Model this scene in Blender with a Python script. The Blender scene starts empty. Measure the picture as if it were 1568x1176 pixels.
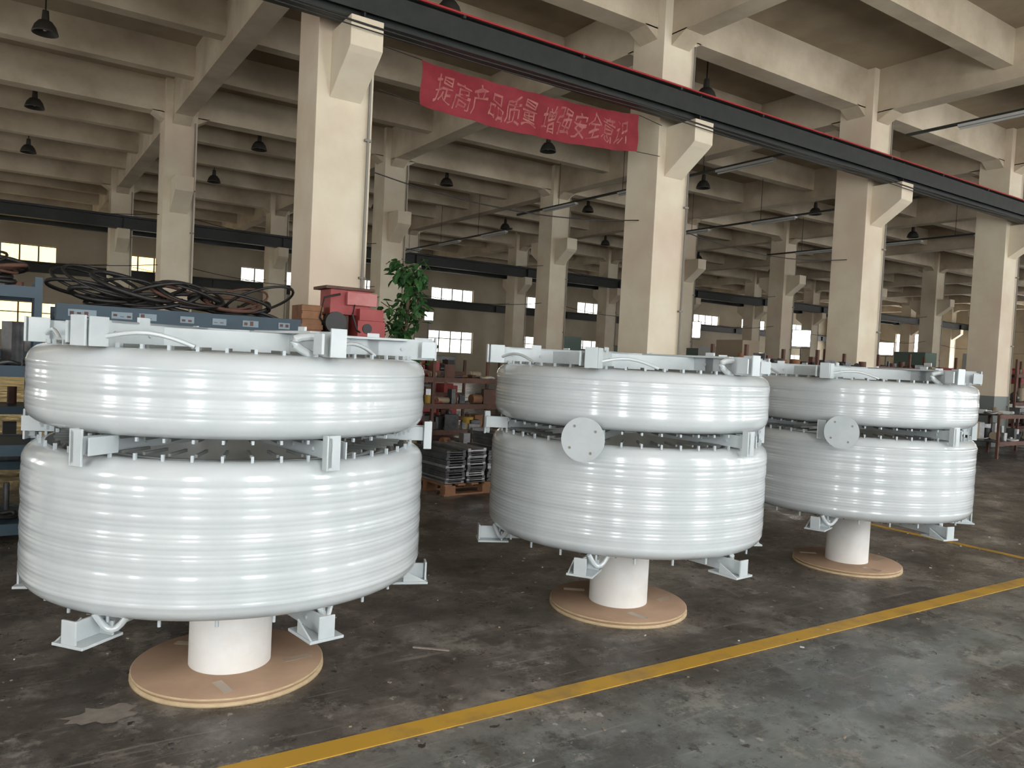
import bpy, bmesh, math, random
from mathutils import Vector, Matrix
random.seed(7)
pi=math.pi
# ---------------------------------------------------------------- materials
def mat(name,c1,rough=.5,c2=None,scale=3.0,metal=0.0,bump=0.0,bscale=None,rvar=0.0,emit=None,estr=0,coat=0,detail=6,lo=.35,hi=.65):
    m=bpy.data.materials.new(name); m.use_nodes=True
    nt=m.node_tree; N=nt.nodes; L=nt.links
    b=N['Principled BSDF']
    b.inputs['Base Color'].default_value=(*c1,1); b.inputs['Roughness'].default_value=rough
    b.inputs['Metallic'].default_value=metal
    if coat: b.inputs['Coat Weight'].default_value=coat; b.inputs['Coat Roughness'].default_value=.08
    if emit: b.inputs['Emission Color'].default_value=(*emit,1); b.inputs['Emission Strength'].default_value=estr
    geo=N.new('ShaderNodeNewGeometry')
    if c2:
        n=N.new('ShaderNodeTexNoise'); n.inputs['Scale'].default_value=scale; n.inputs['Detail'].default_value=detail
        n.inputs['Roughness'].default_value=.6
        L.new(geo.outputs['Position'],n.inputs['Vector'])
        r=N.new('ShaderNodeValToRGB'); r.color_ramp.elements[0].position=lo; r.color_ramp.elements[1].position=hi
        r.color_ramp.elements[0].color=(*c1,1); r.color_ramp.elements[1].color=(*c2,1)
        L.new(n.outputs['Fac'],r.inputs['Fac']); L.new(r.outputs['Color'],b.inputs['Base Color'])
    if bump:
        n2=N.new('ShaderNodeTexNoise'); n2.inputs['Scale'].default_value=bscale or scale*4; n2.inputs['Detail'].default_value=4
        L.new(geo.outputs['Position'],n2.inputs['Vector'])
        bp=N.new('ShaderNodeBump'); bp.inputs['Strength'].default_value=bump; bp.inputs['Distance'].default_value=.02
        L.new(n2.outputs['Fac'],bp.inputs['Height']); L.new(bp.outputs['Normal'],b.inputs['Normal'])
    return m

M={}
M['coil']=mat('coil_paint',(.485,.52,.53),.22,(.54,.57,.575),4,bump=.06,bscale=10,coat=.5)
M['alu']=mat('painted_aluminium',(.43,.475,.485),.35,(.50,.535,.545),6)
M['peg']=mat('peg_paint',(.42,.46,.48),.5)
M['stick']=mat('duct_stick_resin',(.16,.17,.16),.6)
M['tube']=mat('white_cardboard_tube',(.76,.74,.71),.7,(.68,.65,.60),5)
M['tubein']=mat('tube_inside',(.30,.17,.11),.8)
M['cardb']=mat('brown_cardboard',(.29,.18,.115),.8,(.37,.24,.155),3)
M['tape']=mat('packing_tape',(.42,.33,.24),.3)
M['ply']=mat('plywood_edge',(.55,.42,.26),.7,(.45,.33,.19),20)
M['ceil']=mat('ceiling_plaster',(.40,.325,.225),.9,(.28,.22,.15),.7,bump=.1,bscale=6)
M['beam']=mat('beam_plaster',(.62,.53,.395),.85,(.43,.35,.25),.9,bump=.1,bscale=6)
M['wall']=mat('wall_plaster',(.56,.49,.375),.9,(.45,.39,.29),.6)
M['steelbk']=mat('crane_beam_paint',(.012,.016,.014),.5,(.024,.026,.023),5)
M['red']=mat('conductor_red',(.36,.025,.025),.5)
M['blk']=mat('black_rubber',(.015,.014,.013),.5)
M['lamp']=mat('lamp_shade_black',(.035,.031,.025),.6)
M['pipe']=mat('pipe_grey',(.24,.22,.19),.5)
M['blue']=mat('blue_rack_paint',(.013,.036,.056),.5,(.022,.05,.072),6)
M['label']=mat('paper_label',(.22,.28,.32),.7)
M['rust']=mat('rusty_steel',(.13,.058,.038),.7,(.08,.038,.026),8)
M['redm']=mat('red_machine_paint',(.28,.035,.035),.55,(.34,.06,.055),5)
M['pink']=mat('faded_red_paint',(.48,.19,.18),.6,(.42,.12,.11),6)
M['wood']=mat('pallet_wood',(.28,.13,.065),.8,(.20,.10,.05),9)
M['dsteel']=mat('dark_steel',(.05,.05,.055),.4,(.10,.10,.10),10,metal=.6)
M['lsteel']=mat('bright_steel',(.38,.38,.38),.3,(.26,.26,.26),10,metal=.8)
M['yel']=mat('yellow_plastic',(.45,.27,.03),.5)
M['grn']=mat('machine_green',(.10,.15,.12),.5)
M['white']=mat('white_item',(.5,.5,.48),.5)
M['beige']=mat('beige_item',(.30,.235,.16),.7)
M['leaf']=mat('leaf_green',(.022,.075,.02),.45,(.04,.12,.03),12)
M['bark']=mat('bark',(.10,.07,.04),.9)
M['pot']=mat('clay_pot',(.25,.12,.07),.8)
M['frame']=mat('window_frame',(.30,.31,.29),.5)
M['glassA']=mat('window_daylight',(.8,.85,.9),.3,emit=(.95,.98,1.0),estr=23)
M['glassS']=mat('window_daylight_side',(.8,.85,.9),.3,emit=(.97,.97,.95),estr=9)  # glowing panes added in the end walls to lift ambient light
M['glassW']=mat('window_daylight_warm',(.5,.4,.2),.3,emit=(1,.74,.32),estr=2.6)
M['glassN']=mat('window_daylight_far',(.5,.5,.45),.3,emit=(1,.96,.86),estr=3)
M['bulb']=mat('lit_lamp',(1,1,1),.3,emit=(1,.98,.93),estr=14)
M['banner']=mat('banner_cloth',(.19,.010,.016),.8,(.26,.022,.032),2)
M['btext']=mat('banner_lettering',(.40,.16,.13),.85,(.27,.06,.06),6)
M['patch']=mat('dry_cement',(.26,.22,.18),.9,(.19,.16,.135),14)

def column_mat():
    m=mat('column_paint',(.75,.67,.515),.7,(.66,.55,.405),1.1,bump=.08,bscale=7,lo=.4,hi=.7)
    nt=m.node_tree;N=nt.nodes;L=nt.links;b=N['Principled BSDF']
    src=[l.from_socket for l in L if l.to_socket==b.inputs['Base Color']][0]
    geo=N.new('ShaderNodeNewGeometry'); sp=N.new('ShaderNodeSeparateXYZ'); L.new(geo.outputs['Position'],sp.inputs[0])
    lt=N.new('ShaderNodeMath'); lt.operation='LESS_THAN'; lt.inputs[1].default_value=1.25; L.new(sp.outputs['Z'],lt.inputs[0])
    mx=N.new('ShaderNodeMix'); mx.data_type='RGBA'; mx.inputs['B'].default_value=(.20,.22,.21,1)
    L.new(lt.outputs[0],mx.inputs['Factor'])
    n=N.new('ShaderNodeTexNoise'); n.inputs['Scale'].default_value=.45; L.new(geo.outputs['Position'],n.inputs['Vector'])
    r=N.new('ShaderNodeValToRGB'); r.color_ramp.elements[0].position=.5; r.color_ramp.elements[1].position=.66
    r.color_ramp.elements[0].color=(0,0,0,1); r.color_ramp.elements[1].color=(.38,.38,.38,1); L.new(n.outputs['Fac'],r.inputs['Fac'])
    m2=N.new('ShaderNodeMix'); m2.data_type='RGBA'; m2.inputs['B'].default_value=(.60,.41,.32,1)
    L.new(r.outputs['Color'],m2.inputs['Factor']); L.new(src,m2.inputs['A']); L.new(m2.outputs['Result'],mx.inputs['A'])
    L.new(mx.outputs['Result'],b.inputs['Base Color'])
    return m
M['col']=column_mat()

def floor_mat():
    m=bpy.data.materials.new('worn_concrete_floor'); m.use_nodes=True
    nt=m.node_tree;N=nt.nodes;L=nt.links;b=N['Principled BSDF']
    geo=N.new('ShaderNodeNewGeometry'); P=geo.outputs['Position']
    sp=N.new('ShaderNodeSeparateXYZ'); L.new(P,sp.inputs[0])
    def noise(s,d=6,r=.6,vec=None,off=None):
        n=N.new('ShaderNodeTexNoise'); n.inputs['Scale'].default_value=s;n.inputs['Detail'].default_value=d;n.inputs['Roughness'].default_value=r
        v=vec or P
        if off:
            a=N.new('ShaderNodeVectorMath'); a.operation='ADD'; a.inputs[1].default_value=off; L.new(v,a.inputs[0]); v=a.outputs[0]
        L.new(v,n.inputs['Vector']); return n.outputs['Fac']
    def ramp(f,stops):
        r=N.new('ShaderNodeValToRGB'); e=r.color_ramp.elements
        while len(e)<len(stops): e.new(.5)
        for i,(p,c) in enumerate(stops): e[i].position=p; e[i].color=(*c,1)
        L.new(f,r.inputs['Fac']); return r.outputs['Color']
    def mix(f,a,c):
        x=N.new('ShaderNodeMix'); x.data_type='RGBA'
        L.new(f,x.inputs['Factor']); 
        for k,v in (('A',a),('B',c)):
            if isinstance(v,tuple): x.inputs[k].default_value=(*v,1)
            else: L.new(v,x.inputs[k])
        return x.outputs['Result']
    def g(v): return (v,v,v)
    brown=ramp(noise(1.6,12,.75),[(.36,(.060,.051,.043)),(.5,(.118,.102,.087)),(.64,(.24,.215,.19))])
    green=ramp(noise(1.1,12,.7),[(.38,(.080,.087,.081)),(.5,(.145,.152,.143)),(.62,(.22,.225,.21))])
    ad=N.new('ShaderNodeMath'); ad.operation='MULTIPLY_ADD'; ad.inputs[1].default_value=1.8; L.new(noise(1.5,10,.75),ad.inputs[0])
    L.new(sp.outputs['Y'],ad.inputs[2])
    mr=N.new('ShaderNodeMapRange'); mr.inputs['From Min'].default_value=3.2; mr.inputs['From Max'].default_value=3.9
    L.new(ad.outputs[0],mr.inputs['Value'])
    base=mix(mr.outputs['Result'],green,brown)
    base=mix(ramp(noise(2.6,12,.8,off=(5,3,0)),[(.55,g(0)),(.585,g(.6))]),base,(.30,.275,.24))
    base=mix(ramp(noise(.9,12,.8,off=(1,9,0)),[(.49,g(0)),(.55,g(.75))]),base,(.062,.053,.044))
    base=mix(ramp(noise(3.4,12,.8,off=(11,2,0)),[(.55,g(0)),(.59,g(.75))]),base,(.045,.04,.034))
    for ang,o in ((.3,(0,0,0)),(-1.1,(7,1,0)),(1.0,(2,8,0))):
        mp=N.new('ShaderNodeMapping'); mp.inputs['Scale'].default_value=(.35,7,1); mp.inputs['Rotation'].default_value=(0,0,ang); mp.inputs['Location'].default_value=o; L.new(P,mp.inputs['Vector'])
        base=mix(ramp(noise(3,8,.7,vec=mp.outputs[0]),[(.60,g(0)),(.66,g(.45))]),base,(.28,.26,.23))
    base=mix(ramp(noise(14,4,.6),[(.64,g(0)),(.67,g(1))]),base,(.04,.034,.03))
    base=mix(ramp(noise(12,4,.6,off=(3,3,3)),[(.66,g(0)),(.69,g(.8))]),base,(.36,.335,.30))
    L.new(base,b.inputs['Base Color'])
    rr=N.new('ShaderNodeMapRange'); rr.inputs['From Min'].default_value=.35;rr.inputs['From Max'].default_value=.65
    rr.inputs['To Min'].default_value=.14; rr.inputs['To Max'].default_value=.58
    L.new(noise(1.7,12,.75),rr.inputs['Value']); L.new(rr.outputs['Result'],b.inputs['Roughness'])
    bp=N.new('ShaderNodeBump'); bp.inputs['Strength'].default_value=.15; bp.inputs['Distance'].default_value=.01
    L.new(noise(9,8,.7),bp.inputs['Height']); L.new(bp.outputs['Normal'],b.inputs['Normal'])
    return m
M['floor']=floor_mat()
M['line']=mat('floor_line_paint',(.50,.285,.035),.5,(.27,.175,.06),4,lo=.47,hi=.72,detail=12)
M['joint']=mat('floor_joint_dark',(.03,.027,.024),.8)

# ---------------------------------------------------------------- mesh builder
class MB:
    def __init__(s): s.v=[];s.f=[];s.m=[];s.mats=[];s.sm=[]
    def mi(s,k):
        if k not in s.mats: s.mats.append(k)
        return s.mats.index(k)
    def add(s,vs,fs,k,smooth=False,T=None):
        o=len(s.v); s.v+= [ (T@Vector(p)) if T is not None else Vector(p) for p in vs]
        i=s.mi(k)
        for f in fs: s.f.append([o+a for a in f]); s.m.append(i); s.sm.append(smooth)
    def box(s,c,d,k,T=None,R=None):
        x,y,z=[a/2 for a in d]
        vs=[Vector(p) for p in ((-x,-y,-z),(x,-y,-z),(x,y,-z),(-x,y,-z),(-x,-y,z),(x,-y,z),(x,y,z),(-x,y,z))]
        if R is not None: vs=[R@p for p in vs]
        vs=[p+Vector(c) for p in vs]
        s.add(vs,[(0,3,2,1),(4,5,6,7),(0,1,5,4),(1,2,6,5),(2,3,7,6),(3,0,4,7)],k,False,T)
    def box2(s,a,b,k,T=None):
        s.box([(p+q)/2 for p,q in zip(a,b)],[abs(q-p) for p,q in zip(a,b)],k,T)
    def cyl(s,p0,p1,r,k,n=16,r1=None,T=None,caps=True):
        p0=Vector(p0);p1=Vector(p1); r1=r if r1 is None else r1
        q=(p1-p0).normalized().to_track_quat('Z','Y').to_matrix()
        vs=[]
        for p,rr in ((p0,r),(p1,r1)):
            for i in range(n):
                a=2*pi*i/n; vs.append(p+q@Vector((math.cos(a)*rr,math.sin(a)*rr,0)))
        s.add(vs,[(i,(i+1)%n,n+(i+1)%n,n+i) for i in range(n)],k,True,T)
        if caps:
            s.add(vs[:n],[tuple(range(n-1,-1,-1))],k,False,T); s.add(vs[n:],[tuple(range(n))],k,False,T)
    def lathe(s,prof,k,n=48,c=(0,0,0),closed=False,T=None,smooth=True):
        vs=[];m=len(prof)
        for i in range(n):
            a=2*pi*i/n; ca,sa=math.cos(a),math.sin(a)
            for r,z in prof: vs.append((c[0]+r*ca,c[1]+r*sa,c[2]+z))
        fs=[]
        for i in range(n):
            j=(i+1)%n
            for t in range(m if closed else m-1):
                u=(t+1)%m
                fs.append((i*m+t,j*m+t,j*m+u,i*m+u))
        s.add(vs,fs,k,smooth,T)
    def path(s,pts,r,k,n=8,T=None,closed=False):
        pts=[Vector(p) for p in pts]; m=len(pts); vs=[]
        up=Vector((0,0,1))
        for i,p in enumerate(pts):
            d=(pts[(i+1)%m]-pts[i-1]) if (closed or 0<i<m-1) else (pts[1]-pts[0] if i==0 else pts[-1]-pts[-2])
            d.normalize(); u=up if abs(d.dot(up))<.95 else Vector((1,0,0))
            a=d.cross(u).normalized(); b=a.cross(d)
            for j in range(n):
                t=2*pi*j/n; vs.append(p+a*math.cos(t)*r+b*math.sin(t)*r)
        fs=[]
        for i in range(m if closed else m-1):
            i2=(i+1)%m
            for j in range(n): fs.append((i*n+j,i*n+(j+1)%n,i2*n+(j+1)%n,i2*n+j))
        s.add(vs,fs,k,True,T)
        if not closed:
            s.add(vs[:n],[tuple(range(n))],k,False,T); s.add(vs[-n:],[tuple(range(n-1,-1,-1))],k,False,T)
    def extr(s,poly,y0,y1,k,T=None):
        n=len(poly); vs=[(x,y0,z) for x,z in poly]+[(x,y1,z) for x,z in poly]
        s.add(vs,[tuple(range(n)),tuple(range(2*n-1,n-1,-1))]+[(i,n+i,n+(i+1)%n,(i+1)%n) for i in range(n)],k,False,T)
    def obj(s,name,parent=None,bevel=0,loc=None,rz=0):
        me=bpy.data.meshes.new(name); me.from_pydata([tuple(p) for p in s.v],[],s.f)
        for k in s.mats: me.materials.append(M[k])
        me.polygons.foreach_set('material_index',s.m); me.polygons.foreach_set('use_smooth',s.sm)
        bm=bmesh.new(); bm.from_mesh(me); bmesh.ops.recalc_face_normals(bm,faces=bm.faces); bm.to_mesh(me); bm.free()
        me.update()
        o=bpy.data.objects.new(name,me); bpy.context.scene.collection.objects.link(o)
        if parent: o.parent=parent
        if loc: o.location=loc
        if rz: o.rotation_euler=(0,0,rz)
        if bevel:
            b=o.modifiers.new('bevel','BEVEL'); b.width=bevel; b.segments=2; b.limit_method='ANGLE'; b.angle_limit=math.radians(40)
        return o
def empty(name,loc=(0,0,0),rz=0):
    e=bpy.data.objects.new(name,None); bpy.context.scene.collection.objects.link(e)
    e.location=loc; e.rotation_euler=(0,0,rz); e.empty_display_size=.2; return e
def Rz(a): return Matrix.Rotation(a,4,'Z')

# ---------------------------------------------------------------- shell
S=5.72; CX=[3.42-2*S,3.42-S,3.42,9.0,14.75]+[20.58+S*i for i in range(8)]; ROWS=[9.5,20.2,31.0]
X0,X1=-9.6,62.0; Y0,Y1=-4.5,42.5; ZC=7.75; CW=.72
mb=MB(); mb.box2((X0,Y0,-.2),(X1,Y1,0),'floor'); mb.obj('floor')
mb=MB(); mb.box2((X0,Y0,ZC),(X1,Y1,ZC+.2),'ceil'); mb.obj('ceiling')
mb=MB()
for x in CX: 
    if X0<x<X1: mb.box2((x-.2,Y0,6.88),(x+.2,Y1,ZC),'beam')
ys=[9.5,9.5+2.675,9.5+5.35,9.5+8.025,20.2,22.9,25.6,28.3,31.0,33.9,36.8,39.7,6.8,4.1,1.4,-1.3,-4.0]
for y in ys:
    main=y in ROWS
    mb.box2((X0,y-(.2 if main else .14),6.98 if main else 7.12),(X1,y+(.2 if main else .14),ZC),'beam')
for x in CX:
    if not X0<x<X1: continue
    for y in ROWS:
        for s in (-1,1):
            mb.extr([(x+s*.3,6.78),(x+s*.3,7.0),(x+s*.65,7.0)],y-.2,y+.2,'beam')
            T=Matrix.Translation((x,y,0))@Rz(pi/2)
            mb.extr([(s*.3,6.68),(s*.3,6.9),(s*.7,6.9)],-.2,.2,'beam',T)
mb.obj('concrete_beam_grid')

def column(x,y,corbels):
    mb=MB(); h=CW/2
    mb.box2((x-h,y-h,0),(x+h,y+h,ZC),'col')
    zt=5.42
    T0=Matrix.Translation((x,y,0))
    for s in corbels:
        T=T0@Rz(-pi/2 if s<0 else pi/2)
        mb.extr([(h-.02,4.62),(h-.02,zt),(h+.62,zt),(h+.62,zt-.34),(h+.55,zt-.40)],-.2,.2,'col',T)
    mb.cyl((x+h-.06,y-h-.04,.3),(x+h-.06,y-h-.04,6.8),.018,'pipe',8)
    for z in (1,2.5,4.2,5.2): mb.box((x+h-.06,y-h-.03,z),(.09,.05,.03),'pipe')
    mb.obj('concrete_column',bevel=.02)
for x in CX:
    if x<X0+.5 or x>X1-.5: continue
    column(x,9.5,[-1]); column(x,20.2,[-1,1] if x>9.2 else [-1]); column(x,31.0,[-1,1])

wn=[0]
def wall(name,axis,pos,a0,a1,wins,th=.25,inward=1,mat_='wall'):
    mb=MB()
    zs=sorted({0,ZC}|{w[2] for w in wins}|{w[3] for w in wins})
    def bx(a,b,z0,z1):
        lo,hi=sorted((pos,pos-inward*th))
        if axis=='x': mb.box2((a,lo,z0),(b,hi,z1),mat_)
        else: mb.box2((lo,a,z0),(hi,b,z1),mat_)
    for z0,z1 in zip(zs,zs[1:]):
        ws=sorted([w for w in wins if w[2]<=z0+1e-6 and w[3]>=z1-1e-6]); c=a0
        for w in ws: bx(c,w[0],z0,z1); c=w[1]
        bx(c,a1,z0,z1)
    mb.obj(name)
    for a,b,z0,z1,g in wins:
        wn[0]+=1; mb=MB(); m=pos-inward*.12
        def q(p,qq,k,d):
            if axis=='x': mb.box2((p[0],m-d,p[1]),(qq[0],m+d,qq[1]),k)
            else: mb.box2((m-d,p[0],p[1]),(m+d,qq[0],qq[1]),k)
        q((a,z0),(b,z1),g,.005)
        t=.05; e=.04
        q((a,z0),(a+t,z1),'frame',e);q((b-t,z0),(b,z1),'frame',e);q((a+t,z0),(b-t,z0+t),'frame',e);q((a+t,z1-t),(b-t,z1),'frame',e)
        nb=max(1,round((b-a)/.75))
        for i in range(1,nb):
            xx=a+(b-a)*i/nb; q((xx-.035,z0+t),(xx+.035,z1-t),'frame',.03)
        if z1-z0>1.2: q((a+t,z0+(z1-z0)*.62),(b-t,z0+(z1-z0)*.62+.05),'frame',.03)
        mb.obj('window_%d'%wn[0])
near=[]
for k in range(-1,9):
    xc=.5+S*k
    near.append((xc-.75,xc+.75,.9,3.9,'glassA')); near.append((xc-.75,xc+.75,4.6,6.4,'glassA'))
wall('wall_front','x',Y0,X0,X1,near,inward=1)
far=[]
for i,x in enumerate([3.42+S*i for i in range(-2,11)]):
    xc=x+S/2; g='glassW' if xc<8 else 'glassN'
    if xc+2>X1: continue
    far.append((xc-1.5,xc+1.5,4.95,5.75,g)); far.append((xc-1.6,xc+1.6,1.7,3.1,'glassW' if xc<3 else 'glassN'))
wall('wall_back','x',Y1,X0,X1,far,inward=-1)
side=[(a,a+1.0,1.0,4.2,'glassA') for a in (-2.0,1.8)]+[(a,a+1.8,1.2,4.2,'glassS') for a in (13,17,24,28,35)]  # wider panes further back are added to give the rear bays ambient light
wall('wall_left','y',X0,Y0,Y1,side,inward=1)
wall('wall_right','y',X1,Y0,Y1,[(a,a+3,1.2,5.2,'glassS') for a in (-3,2,11,16,22,27,33,38)],inward=-1)  # end-wall windows added to brighten the far bays

def crane(y,z=5.42,h=.42,st=True):
    mb=MB(); L0,L1=X0+.1,X1-.1
    mb.box2((L0,y-.13,z),(L1,y+.13,z+.03),'steelbk'); mb.box2((L0,y-.015,z+.03),(L1,y+.015,z+h-.03),'steelbk')
    mb.box2((L0,y-.15,z+h-.03),(L1,y+.15,z+h),'steelbk'); mb.box2((L0,y-.03,z+h),(L1,y+.03,z+h+.06),'steelbk')
    if st:
        for x in CX: mb.box2((x-.01,y-.12,z+.03),(x+.01,y+.12,z+h-.03),'steelbk')
    return mb
mb=crane(8.74,z=5.42,h=.44)
mb.box2((X0+.1,8.55,5.83),(X1-.1,8.575,5.852),'red')
mb.box2((X0+.1,8.60,5.52),(X1-.1,8.615,5.80),'steelbk')
x=X0+1
while x<X1-1: mb.box2((x-.02,8.55,5.79),(x+.02,8.62,5.83),'steelbk'); x+=1.9
mb.obj('crane_rail_beam')
for y in (30.2,31.8): crane(y).obj('crane_rail_beam')
crane(42.0,z=4.45).obj('crane_rail_beam')
mb=MB()
for dy,z,r in ((8.50,5.36,.012),(8.46,5.29,.008)):
    mb.path([(X0+.2+i*1.43,dy,z-.04*math.sin(pi*((i%4)/4))) for i in range(50)],r,'blk',6)
mb.obj('power_cable')
mb=MB()
for y,z in ((9.5,3.95),(20.2,4.6),(20.2,3.4),(31.0,4.2)):
    for i in range(len(CX)-1):
        a,b=CX[i]+.37,CX[i+1]-.37
        if a<X0 or i%3==1 and y<10: continue
        mb.path([(a+(b-a)*j/8,y,z-.2*4*(j/8)*(1-j/8)) for j in range(9)],.009,'blk',5)
mb.obj('hanging_wires')
for x,y0,y1,z in ((12.9,9.95,19.6,5.9),(18.2,10.2,19.6,5.9),(13.5,20.8,30.0,5.7),(23.8,9.8,19,5.9),(15.4,.5,9.0,6.55)):
    mb=MB()
    mb.box2((x-.03,y0,z),(x+.03,y1,z+.05),'steelbk')
    for i in range(3):
        yy=y0+(y1-y0)*(i+.1)/3
        mb.box2((x-.06,yy,z-.05),(x+.06,yy+1.5,z),'white'); mb.cyl((x,yy+.03,z-.07),(x,yy+1.47,z-.07),.02,'white',8)
    for yy in ys:
        if y0<yy<y1: mb.cyl((x,yy,z+.04),(x,yy,7.115),.008,'blk',6)
    mb.obj('fluorescent_light_track')
for y in (10.9,16.2,21.6,27):
    for x in (.5,5.7,11.5,17.2,22.6,28.6,34.3):
        mb=MB(); z=7.0
        mb.cyl((0,0,.28),(0,0,ZC-z-.004),.012,'blk',8)
        mb.cyl((0,0,.10),(0,0,.30),.065,'lamp',16,r1=.05)
        mb.lathe([(.05,.13),(.11,.11),(.17,.03),(.205,-.07),(.21,-.10),(.195,-.10),(.15,.02),(.09,.09),(.0,.10)],'lamp',24)
        mb.lathe([(0,-.06),(.03,-.05),(.045,-.01),(.03,.05),(.02,.09)],'white',12)
        mb.obj('high_bay_lamp',loc=(x,y,z))

# floor lines
mb=MB(); mb.box2((-9,-.058,.0),(60,.058,.004),'line'); mb.obj('yellow_floor_line',loc=(0,2.895,0),rz=-.0125)
mb=MB(); mb.box2((7.80,2.87,0),(7.88,9.0,.004),'line'); mb.obj('yellow_floor_line')
mb=MB()
for x in (6.55,12.3,.8,18): mb.box2((x,Y0+.1,0),(x+.012,2.6,.002),'joint')
mb.obj('floor_joint_seams')
mb=MB(); rp=random.Random(3); n=22
rr_=[.11*(1+.35*rp.uniform(-1,1)) for _ in range(n)]
vs=[(.40+1.2*rr_[i]*math.cos(2*pi*i/n),3.60+.75*rr_[i]*math.sin(2*pi*i/n),.003) for i in range(n)]
mb.add(vs,[tuple(range(n))],'patch')
mb.box((1.97,3.63,.006),(.20,.014,.008),'patch',R=Matrix.Rotation(-.7,3,'Z'))
for _ in range(220):
    x,y=rp.uniform(-.5,9),rp.uniform(1.2,8); s=rp.uniform(.004,.012)
    mb.box((x,y,.003),(s*rp.uniform(1,3),s,.005),rp.choice(['patch','patch','beige','white','dsteel']),R=Matrix.Rotation(rp.uniform(0,3),3,'Z'))
mb.obj('floor_debris')

# ---------------------------------------------------------------- reactors
def ring_profile(R,z0,z1,seed):
    rnd=random.Random(seed)
    rc=.072; Rin=R-.09; P=[]
    for i in range(9):
        a=-pi/2+ (pi/2)*i/8*.93; P.append((R-rc*1.15+rc*1.15*math.cos(a),z0+rc+rc*math.sin(a)))
    za=P[-1][1]; zb=z1-(za-z0); z=za
    ph=rnd.uniform(0,6)
    while z<zb-.012:
        p=rnd.choice([.014,.018,.022,.026,.034,.02]); am=rnd.uniform(.0003,.0014)*(p/.02)
        if z+p>zb: p=zb-z
        for j in range(1,7):
            t=j/6; zz=z+p*t; P.append((R+am*math.sin(pi*t)+.0013*math.sin(zz*75+ph)+.001*math.sin(zz*37+ph*2),zz))
        z+=p
    for i in range(9):
        a=(pi/2)*(.07+.93*i/8); P.append((R-rc*1.15+rc*1.15*math.cos(a),z1-rc+rc*math.sin(a)))
    P+= [(Rin,z1),(Rin,z0)]
    return P
def reactor(x,y,ang,seed,disc=None,R=.895):
    e=empty('air_core_reactor',(x,y,0),ang)
    ZB=.52
    for nm,z0,z1 in (('lower_coil',ZB,1.142),('upper_coil',1.225,1.565)):
        mb=MB(); mb.lathe(ring_profile(R+(.008 if nm=='lower_coil' else 0),z0,z1,seed+len(nm)),'coil',160,closed=True)
        for r in (.765,.71,.655,.60):
            mb.lathe([(r,z0+.03),(r,z1-.03),(r-.03,z1-.03),(r-.03,z0+.03)],'coil',72,closed=True)
        mb.obj(nm,e)
    mb=MB(); n=48
    for i in range(n):
        a=2*pi*(i+.5)/n; T=Rz(a)
        for z in (1.155,1.213,ZB-.006,1.574): mb.box((.70,0,z),(.16,.010,.012),'stick',T)
        mb.box((.838,0,1.150),(.011,.011,.028),'peg',T)
        mb.box((.83,0,1.216),(.010,.010,.016),'peg',T); mb.box((.815,0,1.572),(.012,.012,.02),'peg',T)
        if i%2==0: mb.cyl((.82,0,ZB-.028),(.82,0,ZB+.005),.007,'peg',8,T=T)
    mb.obj('duct_sticks',e)
    for nm,z0,z1 in (('spider_top',1.565,1.668),('spider_middle',1.12,1.245),('spider_bottom',.437,.515)):
        mb=MB(); zc=(z0+z1)/2;h=z1-z0
        mid=nm=='spider_middle'
        mb.cyl((0,0,1.155 if mid else z0),(0,0,1.222 if mid else z1),.10,'alu',32)
        for i in range(6):
            T=Rz(i*pi/3)
            if mid:
                mb.box2((.08,-.006,1.152),(.935,.006,1.222),'alu',T)
                mb.box2((.905,-.03,z0-.008),(.945,-.022,z1+.008),'alu',T)
                mb.box2((.905,-.022,z0+.003),(.945,-.006,z1),'alu',T)
                mb.box2((.935,-.022,z0-.008),(.945,.03,z1+.008),'alu',T)
                mb.box2((.80,.055,1.155),(.94,.062,z1-.02),'alu',T)
            else:
                mb.box2((.08,-.006,z0),(.94,.006,z1),'alu',T)
                mb.box2((.94,-.035,z0-(.012 if z0<1 else 0)),(.95,.035,z1+.012),'alu',T)
                if z0<1:
                    mb.box2((.76,-.075,z0-.012),(.955,.075,z0),'alu',T)
                    mb.box2((.80,.006,z0),(.81,.07,z1-.02),'alu',T)
                    mb.extr([(.83,z0),(.95,z0),(.83,z1-.02)],-.07,-.062,'alu',T)
                else:
                    mb.box2((.60,-.006,z0-.02),(.66,.0062,z1+.02),'alu',T)
                    mb.box2((.25,-.05,z1-.012),(.80,.006,z1),'alu',T)
                    mb.box2((.87,-.07,z0+.01),(.94,-.058,z1-.01),'alu',T)
                    mb.box2((.84,.03,z0+.0),(.93,.038,z1+.01),'alu',T)
            for r in (.60,.78):
                mb.cyl((r,-.014,zc),(r,.014,zc),.011,'peg',8,T=T)
        if not mid and z0>1:
            for i in range(6):
                a0,a1=i*pi/3,(i+1)*pi/3
                p0=Vector((.52*math.cos(a0),.52*math.sin(a0),0));p1=Vector((.52*math.cos(a1),.52*math.sin(a1),0))
                d=p1-p0; mb.box(((p0+p1)/2+Vector((0,0,zc-.005))),(d.length,.008,h*.85),'alu',R=Matrix.Rotation(math.atan2(d.y,d.x),3,'Z'))
            for i in range(6):
                T=Rz(i*pi/3)
                mb.path([(.86-.02*t,.02+.30*(t/8),1.60+.035*math.sin(pi*t/8)-.02*(t/8)) for t in range(9)],.009,'coil',8,T=T)
                if i%2: mb.path([(.80,-.02-.10*math.sin(pi*t/8),1.56+.085*math.sin(pi*t/16)) for t in range(9)],.018,'coil',8,T=T)
        elif z0<1:
            for i in range(6):
                T=Rz(i*pi/3)
                mb.path([(.85-.01*t,.02+.012*t,ZB+.01-.07*math.sin(pi*t/8)) for t in range(9)],.014,'coil',8,T=T)
        mb.obj(nm,e,bevel=0.002)
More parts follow.
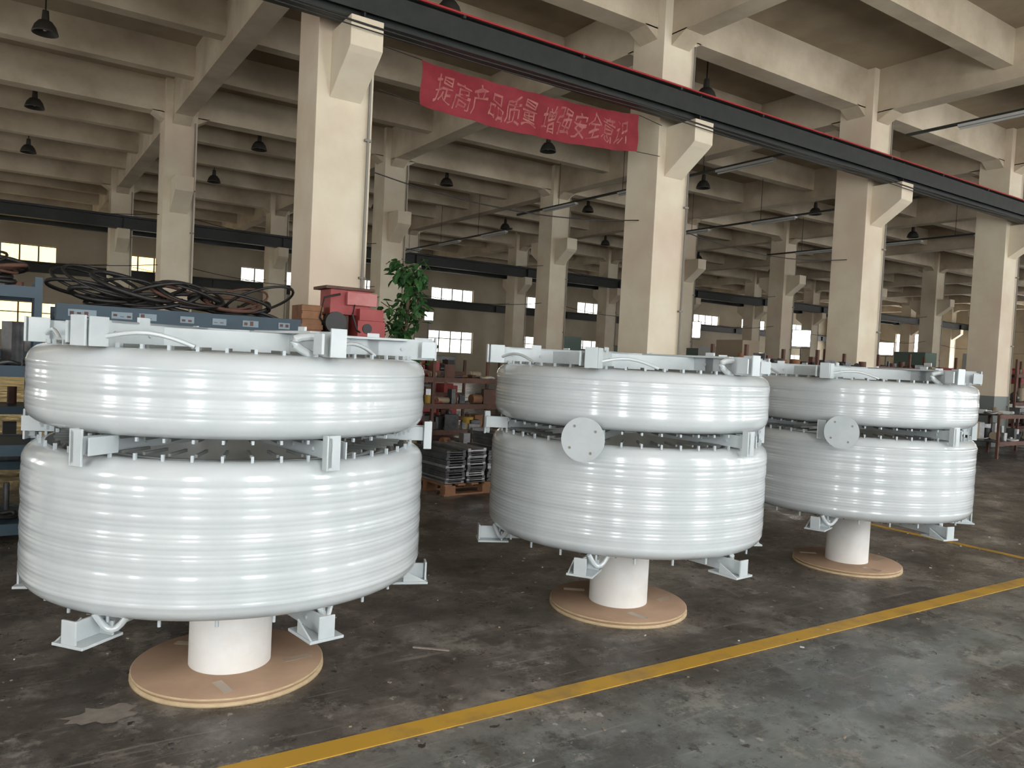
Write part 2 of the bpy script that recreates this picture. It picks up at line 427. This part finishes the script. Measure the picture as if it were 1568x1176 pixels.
    if disc is not None:
        mb=MB(); T=Rz(disc-ang)
        mb.cyl((.985,0,1.18),(1.0,0,1.18),.120,'alu',48,T=T)
        mb.box2((.60,-.03,1.165),(.985,.03,1.205),'alu',T)
        for k in range(4):
            a=k*pi/2+.6; mb.cyl((1.0,.085*math.cos(a),1.18+.085*math.sin(a)),(1.002,.085*math.cos(a),1.18+.085*math.sin(a)),.008,'pipe',10,T=T)
        mb.obj('round_terminal_plate',e,bevel=.001)
    return e
def spool(x,y,rd,rt):
    mb=MB()
    mb.lathe([(0,0),(rd,0),(rd,.014),(0,.014)],'ply',72); 
    mb.lathe([(0,.014),(rd-.012,.016),(rd-.012,.028),(0,.028)],'cardb',72)
    mb.lathe([(0,.028),(rd-.003,.028),(rd-.003,.036),(0,.036)],'ply',72)
    mb.lathe([(0,.0362),(rd-.008,.0362),(rd-.008,.040),(0,.0405)],'cardb',72)
    for a in (-1.9,-.4,2.0):
        mb.box((rd*.72*math.cos(a),rd*.72*math.sin(a),.0408),(.14,.045,.001),'tape',R=Matrix.Rotation(a+.5,3,'Z'))
    mb.lathe([(rt,.04),(rt,.424),(rt-.012,.424),(rt-.012,.04)],'tube',56)
    mb.lathe([(rt-.0125,.42),(rt-.0125,.06)],'tubein',56)
    mb.obj('cardboard_tube_spool',loc=(x,y,0))
def wa(x,y,th): return math.atan2(-y,-x)+math.radians(th)
RP=[(.975,3.87,-37.5,None,.45,.193),(3.43,3.775,-13,-13.5,.45,.19),(5.99,3.78,-14,-5,.43,.168)]
for i,(x,y,t,dsc,rd,rt) in enumerate(RP):
    reactor(x,y,wa(x,y,t),i*11+3,disc=None if dsc is None else wa(x,y,dsc),R=(.892,.872,.88)[i])
    spool(x,y,rd,rt)

# ---------------------------------------------------------------- banner
bx0,bx1=4.36,8.06
def bz(u,v): return 4.76+.10*u+.56*v-.10*math.sin(pi*u)*(1-.3*v)
def by(u,v): return 9.0+.02*math.sin(u*23)*(1-v)+.012*math.sin(u*51+v*5)+.02*math.sin(v*7+u*9)
e=empty('red_banner')
mb=MB(); nu,nv=90,10
vs=[(bx0+(bx1-bx0)*i/nu,by(i/nu,j/nv),bz(i/nu,j/nv)) for i in range(nu+1) for j in range(nv+1)]
mb.add(vs,[(i*(nv+1)+j,(i+1)*(nv+1)+j,(i+1)*(nv+1)+j+1,i*(nv+1)+j+1) for i in range(nu) for j in range(nv)],'banner',True)
mb.path([(bx0,9.0,bz(0,0)),(3.80,9.08,4.85)],.006,'blk',5); mb.path([(bx0,9.0,bz(0,1)),(3.80,9.05,5.38)],.006,'blk',5)
mb.path([(bx1,9.0,bz(1,0)),(8.60,9.06,4.9)],.006,'blk',5); mb.path([(bx1,9.0,bz(1,1)),(8.60,9.05,5.38)],.006,'blk',5)
mb.obj('cloth',e)
try:
    cu=bpy.data.curves.new('t','FONT'); cu.body='提高产品质量 增强安全意识'; cu.size=1; cu.align_x='LEFT'; cu.resolution_u=2; cu.shear=.3
    to=bpy.data.objects.new('t',cu); bpy.context.scene.collection.objects.link(to)
    bpy.context.view_layer.update(); dg=bpy.context.evaluated_depsgraph_get()
    me=bpy.data.meshes.new_from_object(to.evaluated_get(dg)); bpy.data.objects.remove(to)
    xs=[v.co.x for v in me.vertices]; ysv=[v.co.y for v in me.vertices]
    a,b,c,d=min(xs),max(xs),min(ysv),max(ysv)
    for v in me.vertices:
        u=.05+.9*(v.co.x-a)/(b-a); w=.16+.66*(v.co.y-c)/(d-c)+.05*math.sin(v.co.x*2.6)+.03*math.sin(v.co.y*9+v.co.x*5)
        v.co=(bx0+(bx1-bx0)*u,by(u,w)-.006,bz(u,w))
    me.materials.clear(); me.materials.append(M['btext'])
    o=bpy.data.objects.new('lettering',me); bpy.context.scene.collection.objects.link(o); o.parent=e
except Exception as ex: print('TEXTFAIL',ex)

# ---------------------------------------------------------------- racks & clutter
KEYS=['dsteel','lsteel','rust','redm','beige','wood','rust','blk','dsteel','dsteel','dsteel']
def clutter(mb,x0,x1,y0,y1,z,hmax,n,keys=KEYS,T=None):
    for _ in range(n):
        k=random.choice(keys); w=random.uniform(.06,.3);d=random.uniform(.06,.25);h=random.uniform(.05,hmax)
        x=random.uniform(x0+w/2,max(x1-w/2,x0+w/2));y=random.uniform(y0+d/2,max(y0+d/2,y1-d/2))
        t=random.random()
        if t<.35: mb.box((x,y,z+h/2),(w,d,h),k,T=T,R=Matrix.Rotation(random.uniform(-.5,.5),3,'Z'))
        elif t<.6: mb.cyl((x,y,z),(x,y,z+h),w*.35,k,14,T=T)
        elif t<.8: mb.cyl((x-w/2,y,z+h*.3),(x+w/2,y+.03,z+h*.3),h*.3,k,12,T=T)
        else:
            r=min(w,d,.12); mb.path([(x+r*math.cos(a),y+r*math.sin(a),z+.02+.01*math.sin(3*a)) for a in [2*pi*i/16 for i in range(16)]],.02,k,6,T=T,closed=True)
def rack(name,x0,x1,y0,y1,levels,top,k,shelf,fill,keys=KEYS,last=.3):
    mb=MB(); t=.05
    for x in [x0,x1]+([(x0+x1)/2] if x1-x0>2.5 else []):
        for y in (y0,y1): mb.box2((x-t/2,y-t/2,0),(x+t/2,y+t/2,top),k)
    for z in levels:
        mb.box2((x0,y0,z-.02),(x1,y1,z),shelf)
        mb.box2((x0,y0-.03,z-.08),(x1,y0,z+.005),k); mb.box2((x0,y1,z-.08),(x1,y1+.03,z+.005),k)
    e=empty(name); mb.obj('frame',e)
    mb=MB()
    for i,z in enumerate(levels):
        if i+1>=len(levels) and last<=0: continue
        gap=(levels[i+1]-z-.12) if i+1<len(levels) else last
        clutter(mb,x0+.05,x1-.05,y0+.03,y1-.03,z,gap*.85,fill,keys)
    mb.obj('stored_parts',e)
    return e
DK=['dsteel','rust','blk','blk','dsteel','wood']
def coilpile(par,x0,x1,y,z,n,name,rmin=.12,rmax=.32,tilt=.4):
    mb=MB()
    for _ in range(n):
        cx=random.uniform(x0,x1);cy=y+random.uniform(-.12,.12);r=random.uniform(rmin,rmax);tx=random.uniform(-.3,.3);ty=random.uniform(-tilt,tilt);h=random.uniform(.03,.12)
        sq=random.uniform(.6,1)
        mb.path([(cx+r*math.cos(a),cy+r*sq*math.sin(a)*.8,z+h+abs(tx)*r+abs(ty)*r*.6+tx*r*math.cos(a)+ty*r*.6*math.sin(a)) for a in [2*pi*i/28 for i in range(28)]],random.uniform(.010,.022),random.choice(['blk','blk','blk','blk','blk','rust']),6,closed=True)
    mb.obj(name,par)
e=rack('blue_storage_rack',.36,2.25,7.0,7.7,[.15,.7,1.25,1.78],1.84,'blue','blue',14,DK,last=.08)
mb=MB(); mb.box2((.34,6.955,1.72),(2.27,6.975,1.85),'blue')
x=.42
while x<2.1:
    w=random.uniform(.08,.22); mb.box2((x,6.948,1.755),(x+w,6.954,1.81),'label'); 
    for q in range(int(w/.05)): mb.box2((x+.012+q*.05,6.945,1.765+.01*random.random()),(x+.04+q*.05,6.9475,1.775+.03*random.random()),'rust')
    x+=w+random.uniform(.05,.2)
mb.obj('label_strip',e)
coilpile(e,.6,2.0,7.35,1.79,30,'cable_coils',tilt=.7)
e=rack('blue_storage_rack',-1.9,.22,6.9,7.6,[.15,.75,1.35,1.95],2.03,'blue','blue',16,DK,last=.08)
coilpile(e,-1.6,-.08,7.25,1.96,44,'cable_coils',tilt=.5,rmax=.28)
e=rack('blue_storage_rack',-2.4,1.2,9.9,10.5,[.2,.8,1.4],1.5,'blue','blue',20,DK)
e=empty('red_machine_on_stand')
mb=MB(); 
for x in (2.55,3.25):
    for y in (7.3,7.9): mb.box2((x-.03,y-.03,0),(x+.03,y+.03,1.68),'rust')
mb.box2((2.4,7.25,1.68),(3.3,7.95,1.74),'rust'); mb.box2((2.5,7.25,.6),(3.3,7.95,.64),'rust'); mb.obj('stand',e)
mb=MB(); mb.box2((2.98,7.35,1.74),(3.28,7.85,1.90),'redm'); mb.box2((3.0,7.36,1.90),(3.26,7.8,2.02),'redm')
mb.box2((2.72,7.45,1.95),(3.15,7.75,2.20),'redm'); mb.box2((2.88,7.40,2.05),(3.2,7.45,2.18),'pink')
mb.box2((2.66,7.42,2.20),(3.18,7.8,2.23),'rust')
mb.box2((2.70,7.5,1.74),(2.94,7.8,1.95),'rust')
mb.cyl((2.75,7.38,1.86),(2.75,7.5,1.86),.09,'dsteel',20); mb.cyl((2.75,7.34,1.86),(2.75,7.38,1.86),.11,'blk',20)
mb.cyl((3.08,7.34,1.82),(3.08,7.36,1.82),.05,'blk',20); mb.path([(2.8,7.4,2.15),(2.62,7.35,2.1),(2.6,7.4,1.9),(2.7,7.45,1.8)],.012,'blk',6)
mb.path([(2.95,7.38,2.05),(2.9,7.3,1.95),(2.95,7.3,1.8),(3.0,7.34,1.78)],.010,'blk',6)
mb.obj('machine',e,bevel=.012)
mb=MB(); mb.box2((2.43,7.42,1.741),(2.63,7.75,2.02),'wood')
for z in (1.78,1.88,1.96): mb.box2((2.42,7.41,z),(2.64,7.42,z+.05),'wood')
mb.obj('wooden_crate',e,bevel=.004)

def plant(x,y):
    e=empty('potted_tree',(x,y,0))
    mb=MB(); mb.lathe([(0,0),(.16,0),(.22,.36),(.24,.36),(.24,.42),(.20,.42),(.19,.36),(0,.35)],'pot',32); mb.obj('pot',e)
    mb=MB(); mb.path([(0,0,.34),(.02,.01,.9),(-.02,.02,1.5),(.01,0,2.05),(0,0,2.55)],.022,'bark',8)
    tips=[]
    for i in range(34):
        z=random.uniform(1.5,2.65);a=random.uniform(0,2*pi);r=random.uniform(.12,.38)*(1.1-.25*(z-1.5))
        p=(r*math.cos(a),r*math.sin(a)*.8,z+random.uniform(-.05,.15)); mb.path([(0,0,z-.12),(p[0]*.5,p[1]*.5,z),p],.006,'bark',5); tips.append(((0,0,z-.12),p))
    mb.obj('trunk',e)
    mb=MB()
    for (a,p) in tips:
        for _ in range(15):
            t=random.uniform(.35,1.1); c=Vector(a).lerp(Vector(p),t)+Vector([random.gauss(0,.035) for _ in range(3)])
            l=random.uniform(.09,.16);w=l*.3
            R=Matrix.Translation(c)@Matrix.Rotation(random.uniform(0,2*pi),4,'Z')@Matrix.Rotation(random.uniform(-.2,1.1),4,'Y')@Matrix.Rotation(random.uniform(-.6,.6),4,'X')
            mb.add([(0,0,0),(l*.3,w*.8,.004),(l*.7,w*.7,0),(l,0,-.02),(l*.7,-w*.7,0),(l*.3,-w*.8,.004),(l*.5,0,-.008)],[(0,1,6),(1,2,6),(2,3,6),(3,4,6),(4,5,6),(5,0,6)],'leaf',False,R)
    mb.obj('foliage',e)
plant(4.16,8.7)

def pallet(x,y,a=0,load='sheets'):
    e=empty('wooden_pallet',(x,y,0),a); mb=MB()
    for yy in (-.38,0,.38):
        mb.box2((-.6,yy-.05,0),(.6,yy+.05,.02),'wood')
        for xx in (-.52,0,.52): mb.box2((xx-.07,yy-.05,.02),(xx+.07,yy+.05,.11),'wood')
    for i in range(7): mb.box2((-.6+i*.185,-.43,.11),(-.6+i*.185+.1,.43,.13),'wood')
    mb.obj('boards',e)
    mb=MB()
    if load=='sheets':
        for sx in (-.44,-.15,.15,.44):
            z=.131
            for i in range(random.randint(11,17)):
                h=random.uniform(.012,.04); o=random.uniform(-.03,.03)
                k=random.choice(['dsteel','dsteel','lsteel'])
                mb.box2((sx-.13+o*.3,-.40+o,z),(sx+.13+o*.3,.36,z+h*.5),k)
                mb.box2((sx-.13+o*.3,-.40+o,z+h*.5),(sx-.09+o*.3,.36,z+h),k); mb.box2((sx+.09+o*.3,-.40+o,z+h*.5),(sx+.13+o*.3,.36,z+h),k); z+=h+.002
    else: clutter(mb,-.5,.5,-.38,.38,.131,.4,22)
    mb.obj('load',e)
pallet(4.75,8.05,.08); pallet(6.1,8.1,-.05); pallet(4.9,10.6,0,'x'); pallet(6.3,10.7,.05,'x'); pallet(7.5,8.3,.1,'x')
rack('parts_rack',4.6,7.6,11.6,12.3,[.3,.75,1.2],1.62,'rust','dsteel',40,['redm','beige','dsteel','rust','rust','yel','dsteel','white','blk','wood','lsteel'])
rack('parts_rack',5.2,8.2,14.2,15,[.3,.8,1.25],1.5,'rust','dsteel',26)
def machine(name,x,y,w,d,h,k1,k2,a=0):
    e=empty(name,(x,y,0),a); mb=MB()
    mb.box2((-w/2,-d/2,0),(w/2,d/2,h*.45),k1); mb.box2((-w/2+.05,-d/2+.15,h*.45),(-w/2+w*.4,d/2-.05,h),k1)
    mb.box2((-w*.05,-d/2+.05,h*.6),(w*.45,d/2-.2,h*.82),k2); mb.cyl((w*.2,0,h*.45),(w*.2,0,h*.6),.09,'lsteel',20)
    mb.box2((-w*.05,-d/2-.01,h*.5),(w*.4,-d/2+.03,h*.53),'dsteel'); mb.cyl((w/2,0,h*.3),(w/2+.06,0,h*.3),.12,'lsteel',24)
    mb.box2((-w/2+.1,-d/2-.012,h*.1),(-w/2+.4,-d/2,h*.35),k2)
    mb.obj('body',e,bevel=.015)
machine('milling_machine',8.6,17,1.4,1.2,1.9,'redm','dsteel')
machine('milling_machine',12.6,13,1.8,1.2,2.0,'grn','white',.1)
machine('milling_machine',17.5,15,1.8,1.2,2.2,'white','grn',.1)
machine('milling_machine',11.0,24,2.2,1.5,2.2,'white','grn')
machine('milling_machine',19.5,17,2.2,1.5,2.2,'grn','beige')
machine('press_machine',31,14,2.4,1.5,2.6,'white','redm')
machine('press_machine',20.5,26,2.4,1.5,2.6,'grn','white')
machine('milling_machine',15.4,12.6,1.5,1.1,2.3,'beige','grn',-.1)
machine('milling_machine',24.5,13.2,1.8,1.2,2.4,'grn','redm')
machine('milling_machine',28.0,9.9,1.8,1.2,2.3,'redm','yel')
rack('steel_work_frame',9.9,13.6,8.2,8.9,[.4,1.0,1.72],2.0,'rust','rust',26,DK,last=.2)
rack('steel_work_frame',15.6,19.8,9.9,10.7,[.5,1.1,1.82],2.15,'rust','rust',30,KEYS,last=.2)
rack('steel_work_frame',21.4,25.6,9.2,10,[.5,1.1,1.82],2.2,'rust','rust',30,['yel','redm','dsteel','dsteel','rust','beige','rust'],last=.25)
rack('work_bench',17.3,20.0,7.7,8.5,[.35,.92],.92,'rust','dsteel',26,['lsteel','lsteel','dsteel','beige','white'],last=.18)
rack('work_bench',21.0,24.5,7.6,8.4,[.35,.92],.92,'rust','dsteel',24,['redm','yel','dsteel','lsteel','rust'],last=.3)
rack('work_bench',26.0,30.5,7.6,8.4,[.35,.92],.92,'rust','dsteel',30,['dsteel','yel','dsteel','lsteel','rust'],last=.35)
rack('parts_rack',12,16,18,18.8,[.3,1.0,1.6],1.9,'rust','dsteel',26)
rack('parts_rack',21,26,20.9,21.7,[.3,1.0,1.7],2.2,'blue','dsteel',26)
for (x,y,z,s) in ((9.55,18.6,2.6,.12),(23.5,22.3,3.1,.36),(22.0,16.0,2.7,.30),(21.6,12.8,2.4,.2)):
    e=empty('lit_floodlight',(x,y,0),math.atan2(y-3,x-3)-pi/2); mb=MB()  # lamp and tripod stand in for a bright glow of unknown source
    for k in range(3):
        a=k*2*pi/3; mb.cyl((.4*math.cos(a),.4*math.sin(a),0.015),(0,0,.7),.015,'dsteel',8)
    mb.cyl((0,0,.6),(0,0,z-s),.02,'dsteel',10); mb.box2((-s,-.02,z-s-.02),(s,.02,z-s),'dsteel'); mb.obj('stand',e)
    mb=MB(); mb.box2((-s,-.05,z-s*.9),(s,.06,z+s),'dsteel'); mb.box2((-s*.92,-.062,z-s*.82),(s*.92,-.052,z+s*.92),'bulb')
    for k in range(7): mb.box2((-s+k*s/3.2,.06,z-s*.8),(-s+k*s/3.2+.02,.11,z+s*.9),'dsteel')
    mb.obj('lamp_head',e)

# ---------------------------------------------------------------- world / camera
w=bpy.data.worlds.new('World'); bpy.context.scene.world=w; w.use_nodes=True
w.node_tree.nodes['Background'].inputs[0].default_value=(.75,.85,1,1); w.node_tree.nodes['Background'].inputs[1].default_value=1.0
cam=bpy.data.cameras.new('Camera'); co=bpy.data.objects.new('Camera',cam); bpy.context.scene.collection.objects.link(co)
cam.sensor_width=36; cam.lens=36*1662/2212; cam.clip_end=300
p=math.radians(1.95); roll=math.atan(.05); ax,ay=.553,.833
F=Vector((ax*math.cos(p),ay*math.cos(p),-math.sin(p))).normalized()
Rr=F.cross(Vector((0,0,1))).normalized(); U=Rr.cross(F)
R2=Rr*math.cos(roll)+U*math.sin(roll); U2=U*math.cos(roll)-Rr*math.sin(roll)
co.matrix_world=Matrix((( R2.x,U2.x,-F.x,0),(R2.y,U2.y,-F.y,0),(R2.z,U2.z,-F.z,1.6),(0,0,0,1)))
sc=bpy.context.scene; sc.camera=co
sc.view_settings.view_transform='Standard'; sc.view_settings.look='None'
